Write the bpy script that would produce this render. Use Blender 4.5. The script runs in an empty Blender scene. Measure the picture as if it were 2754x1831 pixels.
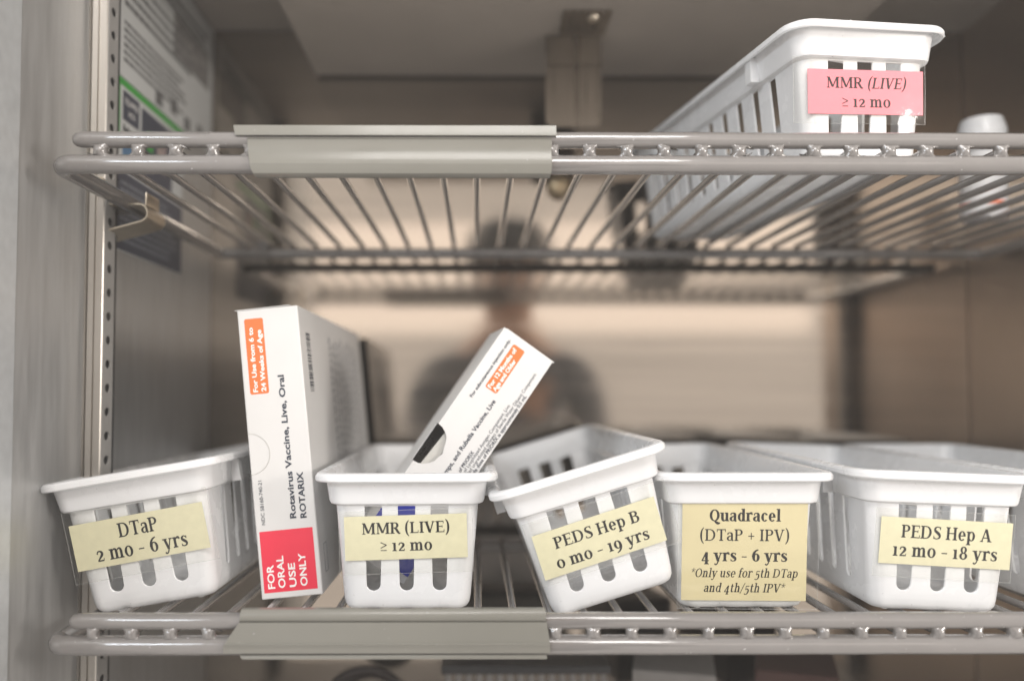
import bpy, bmesh, math, random
from mathutils import Vector, Matrix, geometry
random.seed(7)
SC = bpy.context.scene
COL = SC.collection
rad = math.radians

# ------------------------------------------------------------------ camera
F_PX, IMG_W, IMG_H = 2142.0, 2754.0, 1831.0
TILT, YAW = rad(2.2), rad(0.27)
SHX, SHY = 84 / IMG_W, 61 / IMG_W
D0 = 0.536                                    # metres from the lens to the shelf rails
cam_d = bpy.data.cameras.new('camera')
cam = bpy.data.objects.new('camera', cam_d); COL.objects.link(cam)
cam.location = (0, 0, 0)
cam.rotation_euler = (math.pi / 2 + TILT, 0, -YAW)
cam_d.sensor_fit = 'HORIZONTAL'; cam_d.sensor_width = 36; cam_d.lens = 36 * F_PX / IMG_W
cam_d.shift_x, cam_d.shift_y = SHX, SHY
cam_d.clip_start, cam_d.clip_end = 0.01, 50
cam_d.dof.use_dof = True; cam_d.dof.focus_distance = 0.575; cam_d.dof.aperture_fstop = 1.8
SC.camera = cam

# ------------------------------------------------------------------ world, lamps, exposure
world = bpy.data.worlds.new('World'); SC.world = world; world.use_nodes = True
bg = world.node_tree.nodes['Background']
bg.inputs[0].default_value = (1.0, 0.93, 0.87, 1); bg.inputs[1].default_value = 1.0

def area(name, loc, target, sx, sy, power, color):
    l = bpy.data.lights.new(name, 'AREA'); l.shape = 'RECTANGLE'; l.size, l.size_y = sx, sy
    l.energy = power; l.color = color
    o = bpy.data.objects.new(name, l); COL.objects.link(o); o.location = loc
    o.rotation_euler = (Vector(target) - Vector(loc)).to_track_quat('-Z', 'Y').to_euler()
    return o
area('ceiling_panel_lamp', (0.10, -0.75, 1.20), (0.05, 0.58, -0.05), 0.9, 0.6, 20.0, (1.0, 0.965, 0.93))
area('window_lamp', (-1.15, -0.75, 0.70), (0.0, 0.6, 0.0), 0.95, 0.18, 12.0, (0.84, 0.92, 1.0))
area('side_lamp', (1.35, -0.20, 0.25), (-0.25, 0.58, -0.05), 0.30, 0.30, 10.0, (1.0, 0.93, 0.86))
area('strip_lamp', (0.30, -1.0, 0.42), (0.20, 0.93, 0.20), 1.8, 0.40, 2.6, (1.0, 0.87, 0.77))

SC.view_settings.view_transform = 'Standard'; SC.view_settings.look = 'None'
SC.view_settings.exposure = 0.17; SC.view_settings.gamma = 1.0
SC.view_settings.use_curve_mapping = False
SC.render.engine = 'CYCLES'
SC.cycles.use_denoising = True
SC.cycles.max_bounces = 10; SC.cycles.transparent_max_bounces = 16
SC.cycles.caustics_reflective = False; SC.cycles.caustics_refractive = False
SC.cycles.sample_clamp_indirect = 4.0

# ------------------------------------------------------------------ pixel -> place
FW = Vector((math.sin(YAW) * math.cos(TILT), math.cos(YAW) * math.cos(TILT), math.sin(TILT)))
RT = Vector((math.cos(YAW), -math.sin(YAW), 0)); UP = RT.cross(FW)
PX, PY = IMG_W / 2 - SHX * IMG_W, IMG_H / 2 + SHY * IMG_W
def ray(x, y): return FW + RT * ((x - PX) / F_PX) + UP * ((PY - y) / F_PX)
def at(x, y, d):
    r = ray(x, y); return r * (d * D0 / r.y)
VEIL_DENSITY = 0.052
U = D0 / F_PX                                  # one photo pixel at the rails, in metres

# ------------------------------------------------------------------ materials
MATS = {}
def nodes(name):
    m = bpy.data.materials.new(name); m.use_nodes = True; MATS[name] = m
    nt = m.node_tree; return m, nt, nt.nodes, nt.links, nt.nodes['Principled BSDF']
def noise(nt, scale, detail=3, vec='Object', stretch=None):
    tc = nt.nodes.new('ShaderNodeTexCoord'); n = nt.nodes.new('ShaderNodeTexNoise')
    n.inputs['Scale'].default_value = scale; n.inputs['Detail'].default_value = detail
    src = tc.outputs[vec]
    if stretch:
        mp = nt.nodes.new('ShaderNodeMapping'); mp.inputs['Scale'].default_value = stretch
        nt.links.new(src, mp.inputs[0]); src = mp.outputs[0]
    nt.links.new(src, n.inputs['Vector']); return n
def ramp(nt, fac, p0, c0, p1, c1):
    r = nt.nodes.new('ShaderNodeValToRGB'); e = r.color_ramp.elements
    e[0].position, e[0].color = p0, c0; e[1].position, e[1].color = p1, c1
    nt.links.new(fac, r.inputs[0]); return r
def g4(v): return (v, v, v, 1)
def rgba(c): return (c[0], c[1], c[2], 1)
def mat(name, color, rough=0.5, metal=0.0, spec=0.5, var=0.06, scale=60, bump=0.0, bscale=400, rvar=0.0, stretch=None, coat=0.0, vec='Object'):
    m, nt, N, L, P = nodes(name)
    P.inputs['Roughness'].default_value = rough; P.inputs['Metallic'].default_value = metal
    P.inputs['Specular IOR Level'].default_value = spec; P.inputs['Coat Weight'].default_value = coat
    n = noise(nt, scale, 4, vec, stretch)
    lo = [max(0, c * (1 - var)) for c in color]; hi = [min(1, c * (1 + var)) for c in color]
    r = ramp(nt, n.outputs['Fac'], 0.3, rgba(lo), 0.7, rgba(hi)); L.new(r.outputs[0], P.inputs['Base Color'])
    if rvar:
        r2 = ramp(nt, n.outputs['Fac'], 0.3, g4(max(0.02, rough - rvar)), 0.7, g4(min(1, rough + rvar)))
        L.new(r2.outputs[0], P.inputs['Roughness'])
    if bump:
        b = N.new('ShaderNodeBump'); b.inputs['Strength'].default_value = bump; b.inputs['Distance'].default_value = 0.0004
        n2 = noise(nt, bscale, 3, vec, stretch); L.new(n2.outputs['Fac'], b.inputs['Height']); L.new(b.outputs[0], P.inputs['Normal'])
    return m
def plastic(name, color, trans, rough=0.3, bump=0.03):
    """white moulded plastic that lets some light through"""
    m = mat(name, color, rough, 0, 0.5, 0.015, 40, bump, 900, 0.05)
    nt = m.node_tree; P = nt.nodes['Principled BSDF']; out = nt.nodes['Material Output']
    t = nt.nodes.new('ShaderNodeBsdfTranslucent'); t.inputs[0].default_value = rgba(color)
    mx = nt.nodes.new('ShaderNodeMixShader'); mx.inputs[0].default_value = trans
    nt.links.new(P.outputs[0], mx.inputs[1]); nt.links.new(t.outputs[0], mx.inputs[2]); nt.links.new(mx.outputs[0], out.inputs[0])
    return m
def clear(name, tint=(1, 1, 1), gloss=0.12, rough=0.08, veil=0.0):
    """clear tape: mostly see-through, with its own gloss"""
    m, nt, N, L, P = nodes(name); out = N['Material Output']; N.remove(P)
    tr = N.new('ShaderNodeBsdfTransparent'); tr.inputs[0].default_value = rgba(tint)
    gl = N.new('ShaderNodeBsdfGlossy'); gl.inputs['Roughness'].default_value = rough
    n = noise(nt, 120, 2); b = N.new('ShaderNodeBump'); b.inputs['Strength'].default_value = 0.12; b.inputs['Distance'].default_value = 0.001
    L.new(n.outputs['Fac'], b.inputs['Height']); L.new(b.outputs[0], gl.inputs['Normal'])
    fr = N.new('ShaderNodeLayerWeight'); pw = N.new('ShaderNodeMath'); pw.operation = 'POWER'; pw.inputs[1].default_value = 4.0
    L.new(fr.outputs['Facing'], pw.inputs[0])
    ad = N.new('ShaderNodeMath'); ad.operation = 'MULTIPLY_ADD'; ad.inputs[1].default_value = 0.6; ad.inputs[2].default_value = 0.035 + gloss * 0.2
    L.new(pw.outputs[0], ad.inputs[0])
    mx = N.new('ShaderNodeMixShader'); L.new(ad.outputs[0], mx.inputs[0]); L.new(tr.outputs[0], mx.inputs[1]); L.new(gl.outputs[0], mx.inputs[2])
    last = mx
    if veil:
        df = N.new('ShaderNodeBsdfDiffuse'); df.inputs[0].default_value = (0.8, 0.8, 0.8, 1)
        m2 = N.new('ShaderNodeMixShader'); m2.inputs[0].default_value = veil
        L.new(mx.outputs[0], m2.inputs[1]); L.new(df.outputs[0], m2.inputs[2]); last = m2
    L.new(last.outputs[0], out.inputs[0]); return m

M_BACK = mat('stainless_back', (0.40, 0.35, 0.297), 0.085, 1.0, 0.5, 0.07, 9, 0.0, 60, 0.03, (0.25, 1, 6))
M_SIDE = mat('stainless_side', (0.46, 0.385, 0.32), 0.34, 1.0, 0.5, 0.05, 6, 0.02, 300, 0.05)
M_GALV = mat('galvanised_sheet', (0.47, 0.47, 0.465), 0.46, 0.6, 0.5, 0.10, 120, 0.05, 500, 0.07, (1, 1, 0.12))
M_FRAME = mat('painted_frame', (0.55, 0.57, 0.58), 0.38, 0.4, 0.5, 0.06, 120, 0.04, 600, 0.05)
M_CEIL = mat('grey_housing', (0.44, 0.39, 0.34), 0.45, 0.0, 0.4, 0.05, 14, 0.02)
M_ALU = mat('aluminium_upright', (0.52, 0.49, 0.45), 0.36, 0.9, 0.5, 0.05, 30, 0.0, 300, 0.04, (1, 1, 0.05))
M_FACE = mat('grey_zinc_face', (0.36, 0.35, 0.335), 0.5, 0.2, 0.5, 0.05, 60)
M_CLIP = mat('zinc_clip', (0.74, 0.66, 0.54), 0.30, 1.0, 0.5, 0.08, 90, 0.03)
M_EPOXY = mat('grey_coated_wire', (0.180, 0.170, 0.163), 0.10, 0.0, 0.6, 0.05, 45, 0.20, 110, 0.03, None, 1.0)
M_EPOXY.node_tree.nodes['Principled BSDF'].inputs['Coat Roughness'].default_value = 0.05
M_STRIPPL = plastic('grey_green_plastic', (0.265, 0.258, 0.228), 0.28, 0.22, 0.05)
def specks(m, scale, thr, col):
    nt = m.node_tree; P = nt.nodes['Principled BSDF']; src = P.inputs['Base Color'].links[0].from_socket
    n = noise(nt, scale, 1); r = ramp(nt, n.outputs['Fac'], thr, g4(0), thr + .02, g4(1))
    mx = nt.nodes.new('ShaderNodeMixRGB'); mx.inputs[2].default_value = rgba(col)
    nt.links.new(r.outputs[0], mx.inputs[0]); nt.links.new(src, mx.inputs[1]); nt.links.new(mx.outputs[0], P.inputs['Base Color'])
specks(M_STRIPPL, 700, .80, (.7, .7, .68))
M_BASKET = plastic('white_basket_plastic', (0.85, 0.86, 0.87), 0.20, 0.26, 0.02)
specks(M_BASKET, 330, .80, (.45, .45, .45))
specks(M_EPOXY, 600, .79, (.6, .6, .6))
M_CARD = mat('white_card', (0.645, 0.64, 0.63), 0.40, 0, 0.4, 0.012, 50, 0.35, 26)
M_CARDIN = mat('card_inside', (0.50, 0.49, 0.46), 0.8, 0, 0.3, 0.03)
M_YELLOW = mat('yellow_paper', (0.66, 0.63, 0.44), 0.5, 0, 0.4, 0.035, 160, 0.05, 1500)
M_YELLOW2 = mat('aged_yellow_paper', (0.63, 0.56, 0.345), 0.5, 0, 0.4, 0.06, 25, 0.05, 1500)
M_PINK = mat('pink_paper', (0.85, 0.225, 0.275), 0.5, 0, 0.4, 0.03, 160, 0.05, 1500)
M_INK = mat('black_ink', (0.010, 0.009, 0.009), 0.6, 0, 0.3, 0.1)
M_NAVY = mat('navy_ink', (0.030, 0.040, 0.060), 0.5, 0, 0.3, 0.1)
M_GREYINK = mat('grey_ink', (0.20, 0.21, 0.23), 0.5, 0, 0.3, 0.1)
M_ORANGE = mat('orange_print', (0.85, 0.17, 0.045), 0.42, 0, 0.4, 0.02)
M_RED = mat('red_print', (0.74, 0.04, 0.075), 0.42, 0, 0.4, 0.02)
M_BLUE = mat('blue_print', (0.045, 0.06, 0.45), 0.42, 0, 0.4, 0.03)
M_WHITEINK = mat('white_ink', (0.86, 0.85, 0.83), 0.45, 0, 0.4, 0.01)
M_TAPE = clear('clear_tape', (0.985, 0.985, 0.97), 0.03, 0.08, 0.008)
M_TAPEEDGE = clear('tape_edge', (0.92, 0.92, 0.90), 0.6, 0.2, 0.25)
M_SHEET = mat('poster_paper', (0.60, 0.61, 0.60), 0.5, 0, 0.4, 0.02)
M_GREEN = mat('green_print', (0.06, 0.36, 0.06), 0.5, 0, 0.4, 0.03)
M_SLATE = mat('slate_print', (0.055, 0.060, 0.085), 0.5, 0, 0.4, 0.05)
M_PICBLUE = mat('pale_blue_print', (0.10, 0.20, 0.34), 0.5, 0, 0.4, 0.3, 90)
M_GREYTXT = mat('grey_print', (0.14, 0.14, 0.14), 0.5, 0, 0.4, 0.05)
M_BRACKET = mat('brushed_bracket', (0.24, 0.21, 0.175), 0.30, 1.0, 0.5, 0.08, 30, 0, 300, 0.05, (8, 1, 0.3))
M_BRONZE = mat('bronze_bulb', (0.42, 0.33, 0.21), 0.35, 0.8, 0.5, 0.06)
M_BLACK = mat('black_plastic_and_shade', (0.02, 0.02, 0.022), 0.4, 0, 0.5, 0.1)
M_BROWN = mat('brown_rubber', (0.03, 0.022, 0.02), 0.45, 0, 0.5, 0.1)
M_DIM = mat('dim_card', (0.22, 0.21, 0.20), 0.6, 0, 0.4, 0.05)  # base colour darkened to stand for the shade under the lower shelf
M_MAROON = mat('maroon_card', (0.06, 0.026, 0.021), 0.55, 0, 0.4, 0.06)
M_CAPCLOTH = mat('dark_cloth', (0.055, 0.065, 0.075), 0.9, 0, 0.2, 0.1)
M_SHIRT = mat('grey_shirt', (0.13, 0.14, 0.16), 0.9, 0, 0.2, 0.08)
M_SKIN = mat('skin', (0.50, 0.32, 0.24), 0.55, 0, 0.4, 0.05)

# ------------------------------------------------------------------ mesh building
class MB:
    def __init__(s): s.v = []; s.f = []
    def add(s, vs, fs):
        b = len(s.v); s.v += [Vector(v) for v in vs]; s.f += [tuple(i + b for i in f) for f in fs]; return s
    def box(s, lo, hi, M=None):
        x0, y0, z0 = lo; x1, y1, z1 = hi
        vs = [Vector(p) for p in ((x0, y0, z0), (x1, y0, z0), (x1, y1, z0), (x0, y1, z0), (x0, y0, z1), (x1, y0, z1), (x1, y1, z1), (x0, y1, z1))]
        if M: vs = [M @ v for v in vs]
        return s.add(vs, [(0, 3, 2, 1), (4, 5, 6, 7), (0, 1, 5, 4), (1, 2, 6, 5), (2, 3, 7, 6), (3, 0, 4, 7)])
    def tube(s, pts, r, n=12, caps=True):
        """tube along pts; r is a number, or a list of (r) or (ra, rb) per point"""
        pts = [Vector(p) for p in pts]; k = len(pts)
        T = []
        for i in range(k):
            a = pts[max(0, i - 1)]; b = pts[min(k - 1, i + 1)]; T.append((b - a).normalized())
        ref = Vector((0, 0, 1)) if abs(T[0].z) < 0.9 else Vector((0, 1, 0))
        nrm = (ref - T[0] * ref.dot(T[0])).normalized(); base = len(s.v)
        for i in range(k):
            nrm = (nrm - T[i] * nrm.dot(T[i])).normalized(); bi = T[i].cross(nrm)
            rr = r[i] if isinstance(r, (list, tuple)) else r
            ra, rb = rr if isinstance(rr, (list, tuple)) else (rr, rr)
            for j in range(n):
                a = 2 * math.pi * j / n; s.v.append(pts[i] + nrm * (math.cos(a) * ra) + bi * (math.sin(a) * rb))
        for i in range(k - 1):
            for j in range(n):
                a = base + i * n + j; b = base + i * n + (j + 1) % n
                s.f.append((a, b, b + n, a + n))
        if caps:
            s.f.append(tuple(base + j for j in range(n))[::-1]); s.f.append(tuple(base + (k - 1) * n + j for j in range(n)))
        return s
    def lathe(s, prof, n=20, M=None):
        b = len(s.v)
        for r, z in prof:
            for j in range(n):
                a = 2 * math.pi * j / n; p = Vector((r * math.cos(a), r * math.sin(a), z)); s.v.append(M @ p if M else p)
        for i in range(len(prof) - 1):
            for j in range(n):
                a = b + i * n + j; c = b + i * n + (j + 1) % n; s.f.append((a, c, c + n, a + n))
        s.f.append(tuple(b + j for j in range(n))[::-1]); s.f.append(tuple(b + (len(prof) - 1) * n + j for j in range(n)))
        return s
    def extrude(s, prof, axis_pts):
        """closed profile (list of Vector) swept between two offsets"""
        o0, o1 = Vector(axis_pts[0]), Vector(axis_pts[1]); n = len(prof); b = len(s.v)
        s.v += [Vector(p) + o0 for p in prof] + [Vector(p) + o1 for p in prof]
        for j in range(n):
            k = (j + 1) % n; s.f.append((b + j, b + k, b + n + k, b + n + j))
        s.f.append(tuple(b + j for j in range(n))[::-1]); s.f.append(tuple(b + n + j for j in range(n)))
        return s
    def sheet(s, path, o0, o1, th):
        """thin bent sheet: open path in a plane, thickened and swept from o0 to o1"""
        path = [Vector(p) for p in path]; o0, o1 = Vector(o0), Vector(o1); ax = (o1 - o0).normalized()
        L, R = [], []
        for i, p in enumerate(path):
            t = (path[min(i + 1, len(path) - 1)] - path[max(i - 1, 0)]).normalized(); nn = t.cross(ax).normalized()
            L.append(p + nn * th / 2); R.append(p - nn * th / 2)
        return s.extrude(L + R[::-1], (o0, o1))
    def mesh(s, name, smooth=40):
        me = bpy.data.meshes.new(name); me.from_pydata([tuple(v) for v in s.v], [], s.f); me.update()
        bm = bmesh.new(); bm.from_mesh(me); bmesh.ops.recalc_face_normals(bm, faces=bm.faces); bm.to_mesh(me); bm.free()
        finish(me, smooth); return me
def finish(me, smooth):
    if smooth:
        for p in me.polygons: p.use_smooth = True
        me.set_sharp_from_angle(angle=rad(smooth))
def link(name, data, m=None, parent=None, M=None, **props):
    o = bpy.data.objects.new(name, data); COL.objects.link(o)
    if m is not None and data is not None and hasattr(data, 'materials') and not data.materials: data.materials.append(m)
    if parent is not None: o.parent = parent
    if M is not None: o.matrix_local = M
    for k, v in props.items(): o[k] = v
    return o
def obj(name, mb, m, parent=None, M=None, smooth=40, bevel=0, seg=2, **props):
    o = link(name, mb.mesh(name, smooth), m, parent, M, **props)
    if bevel:
        b = o.modifiers.new('bevel', 'BEVEL'); b.width = bevel; b.segments = seg; b.limit_method = 'ANGLE'; b.angle_limit = rad(35)
        b.harden_normals = False
    return o
def thing(name, label, cat, M=None, group=None):
    o = link(name, None, None, None, M, label=label, category=cat)
    o.empty_display_size = 0.02
    if group: o['group'] = group
    return o
def copy_tree(o, parent=None):
    c = o.copy(); COL.objects.link(c); c.parent = parent
    for ch in o.children: copy_tree(ch, c)
    return c
def holed(outer, holes):
    """flat 2-D polygon with holes -> verts, faces (triangles)"""
    loops = [[Vector((p[0], p[1], 0)) for p in outer]] + [[Vector((p[0], p[1], 0)) for p in h] for h in holes]
    tris = geometry.tessellate_polygon(loops); flat = [p for l in loops for p in l]
    return [(p.x, p.y) for p in flat], [tuple(t) for t in tris]

# ------------------------------------------------------------------ serif lettering (strokes with thick and thin)
class Glyphs:
    H, X, DESC = 0.70, 0.52, -0.20
    def __init__(s, weight=1.0):
        s.S, s.T, s.k, s.B = 0.108 * weight, 0.050 * (0.6 + 0.4 * weight), 0.045, 0.075
    def start(s): s.q = []
    def quad(s, *p): s.q.append(list(p))
    def V(s, x, y0, y1, w=None, top='', bot=''):
        w = w or s.S; s.quad((x - w / 2, y0), (x + w / 2, y0), (x + w / 2, y1), (x - w / 2, y1))
        if bot: s.serif(x, y0, w, bot, 1)
        if top: s.serif(x, y1, w, top, -1)
    def serif(s, x, y, w, sides, d):
        l = x - w / 2 - (s.B if 'l' in sides else 0); r = x + w / 2 + (s.B if 'r' in sides else 0); t = s.k * d
        s.quad((l, y), (r, y), (r - 0.008, y + t), (l + 0.008, y + t))
        if 'l' in sides: s.q.append([(x - w / 2 - s.B * .6, y + t), (x - w / 2, y + t), (x - w / 2, y + t * 1.9)])
        if 'r' in sides: s.q.append([(x + w / 2 + s.B * .6, y + t), (x + w / 2, y + t), (x + w / 2, y + t * 1.9)])
    def Hb(s, x0, x1, y, t=None):
        t = t or s.T; s.quad((x0, y - t / 2), (x1, y - t / 2), (x1, y + t / 2), (x0, y + t / 2))
    def D(s, x0, y0, x1, y1, w):
        """diagonal stroke with level ends, w measured along x"""
        s.quad((x0 - w / 2, y0), (x0 + w / 2, y0), (x1 + w / 2, y1), (x1 - w / 2, y1))
    def ring(s, cx, cy, rx, ry, a0=0, a1=360, S=None, T=None, n=28):
        S = S or s.S; T = T or s.T; n = max(6, int(n * abs(a1 - a0) / 360))
        P = []
        for i in range(n + 1):
            a = rad(a0 + (a1 - a0) * i / n); c, d = math.cos(a), math.sin(a)
            P.append(((cx + rx * c, cy + ry * d), (cx + (rx - S) * c, cy + (ry - T) * d)))
        for (o0, i0), (o1, i1) in zip(P, P[1:]): s.quad(o0, o1, i1, i0)
    def path(s, pts, n=8):
        """smooth stroke through (x, y, width)"""
        pts = [Vector(p) for p in pts]; Q = []
        e = [pts[0] * 2 - pts[1]] + pts + [pts[-1] * 2 - pts[-2]]
        for i in range(1, len(e) - 2):
            a, b, c, d = e[i - 1], e[i], e[i + 1], e[i + 2]
            for j in range(n):
                t = j / n; Q.append(0.5 * ((2 * b) + (c - a) * t + (2 * a - 5 * b + 4 * c - d) * t * t + (3 * b - a - 3 * c + d) * t ** 3))
        Q.append(pts[-1]); LR = []
        for i, p in enumerate(Q):
            t = (Q[min(i + 1, len(Q) - 1)] - Q[max(i - 1, 0)]).xy.normalized(); nn = Vector((-t.y, t.x)) * p.z / 2
            LR.append(((p.x + nn.x, p.y + nn.y), (p.x - nn.x, p.y - nn.y)))
        for (a, b), (c, d) in zip(LR, LR[1:]): s.quad(a, b, d, c)
    def dot(s, x, y, r): s.q.append([(x + r * math.cos(2 * math.pi * i / 12), y + r * math.sin(2 * math.pi * i / 12)) for i in range(12)])
    def glyph(s, ch):
        s.start(); H, X, S, T, k = s.H, s.X, s.S, s.T, s.k; Ds = s.DESC; w = 0.5
        if ch == ' ': w = 0.25
        elif ch == 'D':
            s.V(.15, 0, H, top='l', bot='l'); s.Hb(.15, .34, H - T / 2); s.Hb(.15, .34, T / 2); s.ring(.34, H / 2, .36, H / 2, -90, 90); w = .76
        elif ch == 'T':
            s.V(.32, 0, H, bot='lr'); s.Hb(.02, .62, H - T / 2 - .003, T + .006); s.D(.02 + .022, H - .17, .02 + .032, H, .045); s.D(.62 - .022, H - .17, .62 - .032, H, .045); w = .64
        elif ch in 'PRB':
            s.V(.15, 0, H, top='l', bot='lr' if ch != 'B' else 'l'); my = .33 if ch != 'B' else .37
            s.Hb(.15, .32, H - T / 2); s.Hb(.15, .32, my + T / 2); s.ring(.32, (H + my) / 2, .24, (H - my) / 2, -90, 90); w = .60
            if ch == 'R':
                s.path([(.30, my + .02, S * .8), (.40, my - .05, S * .95), (.50, .12, S), (.58, .03, S * .8), (.67, .022, T)]); w = .67
            if ch == 'B':
                s.Hb(.15, .34, T / 2); s.ring(.34, (my + T) / 2, .27, (my + T) / 2, -90, 90); w = .66
        elif ch == 'M':
            s.V(.14, 0, H, T * 1.15, top='l', bot='lr'); s.V(.76, 0, H, S, top='r', bot='lr'); s.D(.44, 0.06, .16, H, S * 1.05); s.D(.44, 0.06, .73, H, T * 1.5); w = .91
        elif ch == 'L':
            s.V(.15, 0, H, top='lr', bot='l'); s.Hb(.15, .54, T / 2); s.D(.525, 0, .545, .17, .045); w = .58
        elif ch == 'I': s.V(.17, 0, H, top='lr', bot='lr'); w = .34
        elif ch == 'V':
            s.D(.35, 0, .12, H, S * 1.1); s.D(.35, 0, .58, H, T * 1.3); s.serif(.12, H, S, 'lr', -1); s.serif(.58, H, T, 'lr', -1); w = .70
        elif ch in 'EF':
            s.V(.15, 0, H, top='l', bot='l'); s.Hb(.15, .53, H - T / 2); s.Hb(.15, .44, .365); s.D(.52, H - .15, .51, H, .045); s.quad((.42, .29), (.46, .29), (.46, .44), (.42, .44))
            s.Hb(.15, .55, T / 2); s.D(.55, 0, .56, .17, .045); w = .60
        elif ch == 'H':
            s.V(.16, 0, H, top='lr', bot='lr'); s.V(.60, 0, H, top='lr', bot='lr'); s.Hb(.16, .60, .365); w = .76
        elif ch == 'A':
            s.D(.11, 0, .35, H, T * 1.3); s.D(.60, 0, .36, H, S * 1.1); s.Hb(.19, .50, .22); s.serif(.11, 0, T, 'lr', 1); s.serif(.60, 0, S, 'lr', 1); w = .71
        elif ch == 'S':
            s.path([(.47, .56, T), (.42, .645, T * 1.1), (.28, .672, T), (.15, .60, S * .75), (.14, .48, S * .95), (.28, .37, S * 1.1), (.42, .26, S * 1.05), (.45, .13, S * .85), (.34, .04, T * 1.1), (.20, .028, T), (.10, .08, T), (.075, .15, T)])
            s.D(.475, .51, .475, .69, .04); s.D(.08, .02, .075, .19, .04); w = .54
        elif ch in 'OQ':
            s.ring(.37, H / 2, .33, H / 2 + .01); w = .74
            if ch == 'Q': s.path([(.36, .03, T), (.46, -.06, S * .8), (.60, -.125, S * .9), (.74, -.10, T)])
        elif ch == 'a':
            s.V(.37, .05, .38, top='', bot=''); s.path([(.37, .34, S), (.35, .44, S * .9), (.25, X - .03, T * 1.2), (.13, X - .05, T * 1.1), (.08, X - .11, T)]); s.dot(.105, X - .12, .042)
            s.path([(.37, .30, T), (.22, .28, T * 1.1), (.11, .20, S * .85), (.10, .11, S * .9), (.18, .035, T * 1.2), (.29, .05, T), (.37, .13, T)]); s.path([(.37, .08, S * .9), (.40, .025, S * .6), (.48, .03, T * .9)]); w = .50
        elif ch in 'dpqb':
            if ch == 'd':
                s.ring(.27, X / 2, .23, X / 2 + .01, 40, 320); s.V(.42, 0, .76, top='l', bot='r'); w = .56
            elif ch == 'p':
                s.ring(.32, X / 2, .23, X / 2 + .01, -140, 140); s.V(.15, -.22, X, top='l', bot='lr'); w = .60
        elif ch in 'ce':
            s.ring(.27, X / 2, .23, X / 2 + .01, 32 if ch == 'c' else 0, 318); w = .48
            if ch == 'c': s.dot(.415, X - .11, .045)
            else: s.Hb(.09, .495, .265); w = .53
        elif ch == 'l': s.V(.16, 0, .76, top='l', bot='lr'); w = .31
        elif ch in 'mn':
            s.V(.15, 0, X, top='l', bot='lr'); x = .15
            for i in range(2 if ch == 'm' else 1):
                s.V(x + .285, 0, .34, bot='lr'); s.path([(x + .02, .34, T), (x + .08, .44, T * 1.1), (x + .17, X - .03, T * 1.5), (x + .255, .45, S * .85), (x + .285, .33, S)]); x += .285
            w = x + .16
        elif ch == 'h':
            s.V(.15, 0, .76, top='l', bot='lr'); s.V(.435, 0, .34, bot='lr'); s.path([(.17, .34, T), (.23, .44, T * 1.1), (.32, X - .03, T * 1.5), (.405, .45, S * .85), (.435, .33, S)]); w = .59
        elif ch in 'o0':
            s.ring(.28, X / 2, .25, X / 2 + .012); w = .56
        elif ch == 'r':
            s.V(.15, 0, X, top='l', bot='lr'); s.path([(.17, .33, T), (.23, .45, T * 1.2), (.33, X - .03, S * .8), (.42, X - .045, S * .7)]); s.dot(.41, X - .075, .052); w = .45
        elif ch == 's':
            s.path([(.36, .41, T), (.31, X - .045, T), (.21, X - .022, T), (.12, .42, S * .8), (.14, .34, S * .9), (.25, .26, S), (.35, .18, S * .9), (.34, .08, S * .7), (.25, .025, T), (.14, .028, T), (.075, .09, T)])
            s.D(.375, .37, .375, .51, .035); s.D(.07, .015, .07, .15, .035); w = .44
        elif ch == 't':
            s.path([(.17, .68, T), (.165, .5, S), (.165, .16, S), (.20, .05, S * .85), (.29, .03, T * 1.2), (.36, .07, T)]); s.Hb(.05, .34, X - T / 2); w = .38
        elif ch == 'u':
            s.V(.13, .18, X, top='l'); s.V(.43, 0, X, top='l', bot='r'); s.path([(.13, .20, S), (.16, .08, S * .9), (.26, .03, T * 1.4), (.36, .09, T), (.43, .18, T)]); w = .58
        elif ch in 'yv':
            s.D(.28, .0, .11, X, S * 1.05); s.D(.28, 0, .45, X, T * 1.2); s.serif(.11, X, S, 'lr', -1); s.serif(.45, X, T, 'lr', -1); w = .54
            if ch == 'y': s.path([(.285, .02, T * 1.2), (.23, -.12, T * 1.2), (.15, -.20, T * 1.2), (.06, -.19, T)]); s.dot(.075, -.165, .046)
        elif ch == 'f':
            s.V(.15, 0, .56, bot='lr'); s.path([(.15, .5, S), (.17, .66, S * .9), (.25, .745, T * 1.2), (.36, .72, T)]); s.dot(.345, .69, .045); s.Hb(.04, .33, X - T / 2); w = .34
        elif ch == '1': s.V(.18, 0, X, bot='lr', top='l'); w = .36
        elif ch == '2':
            s.path([(.08, .39, T), (.14, .48, T * 1.2), (.25, X - .02, T * 1.3), (.36, .43, S * .9), (.36, .33, S), (.25, .20, S * .7), (.09, .045, T)]); s.dot(.095, .40, .045); s.Hb(.07, .43, .035, .07); s.D(.42, .02, .44, .15, .04); w = .50
        elif ch == '4':
            s.V(.34, -.19, X + .02, bot='lr'); s.D(.06, .02, .33, X + .02, T * 1.5); s.Hb(.04, .50, .03, .06); w = .53
        elif ch == '5':
            s.V(.13, .18, X, T); s.Hb(.11, .43, X - .025, .06); s.path([(.12, .22, T), (.25, .28, T * 1.4), (.37, .20, S * .9), (.39, .04, S), (.31, -.12, S * .7), (.17, -.18, T), (.07, -.15, T)]); s.dot(.085, -.13, .045); w = .49
        elif ch in '69':
            q = Glyphs_six(s); w = .54
            if ch == '9': s.q = [[(.54 - x, .52 - y) for x, y in p] for p in s.q]
        elif ch == '8':
            s.ring(.28, .52, .19, .19, 0, 360, S * .85); s.ring(.28, .185, .235, .195, 0, 360, S * .95); w = .56
        elif ch == '(':
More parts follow.
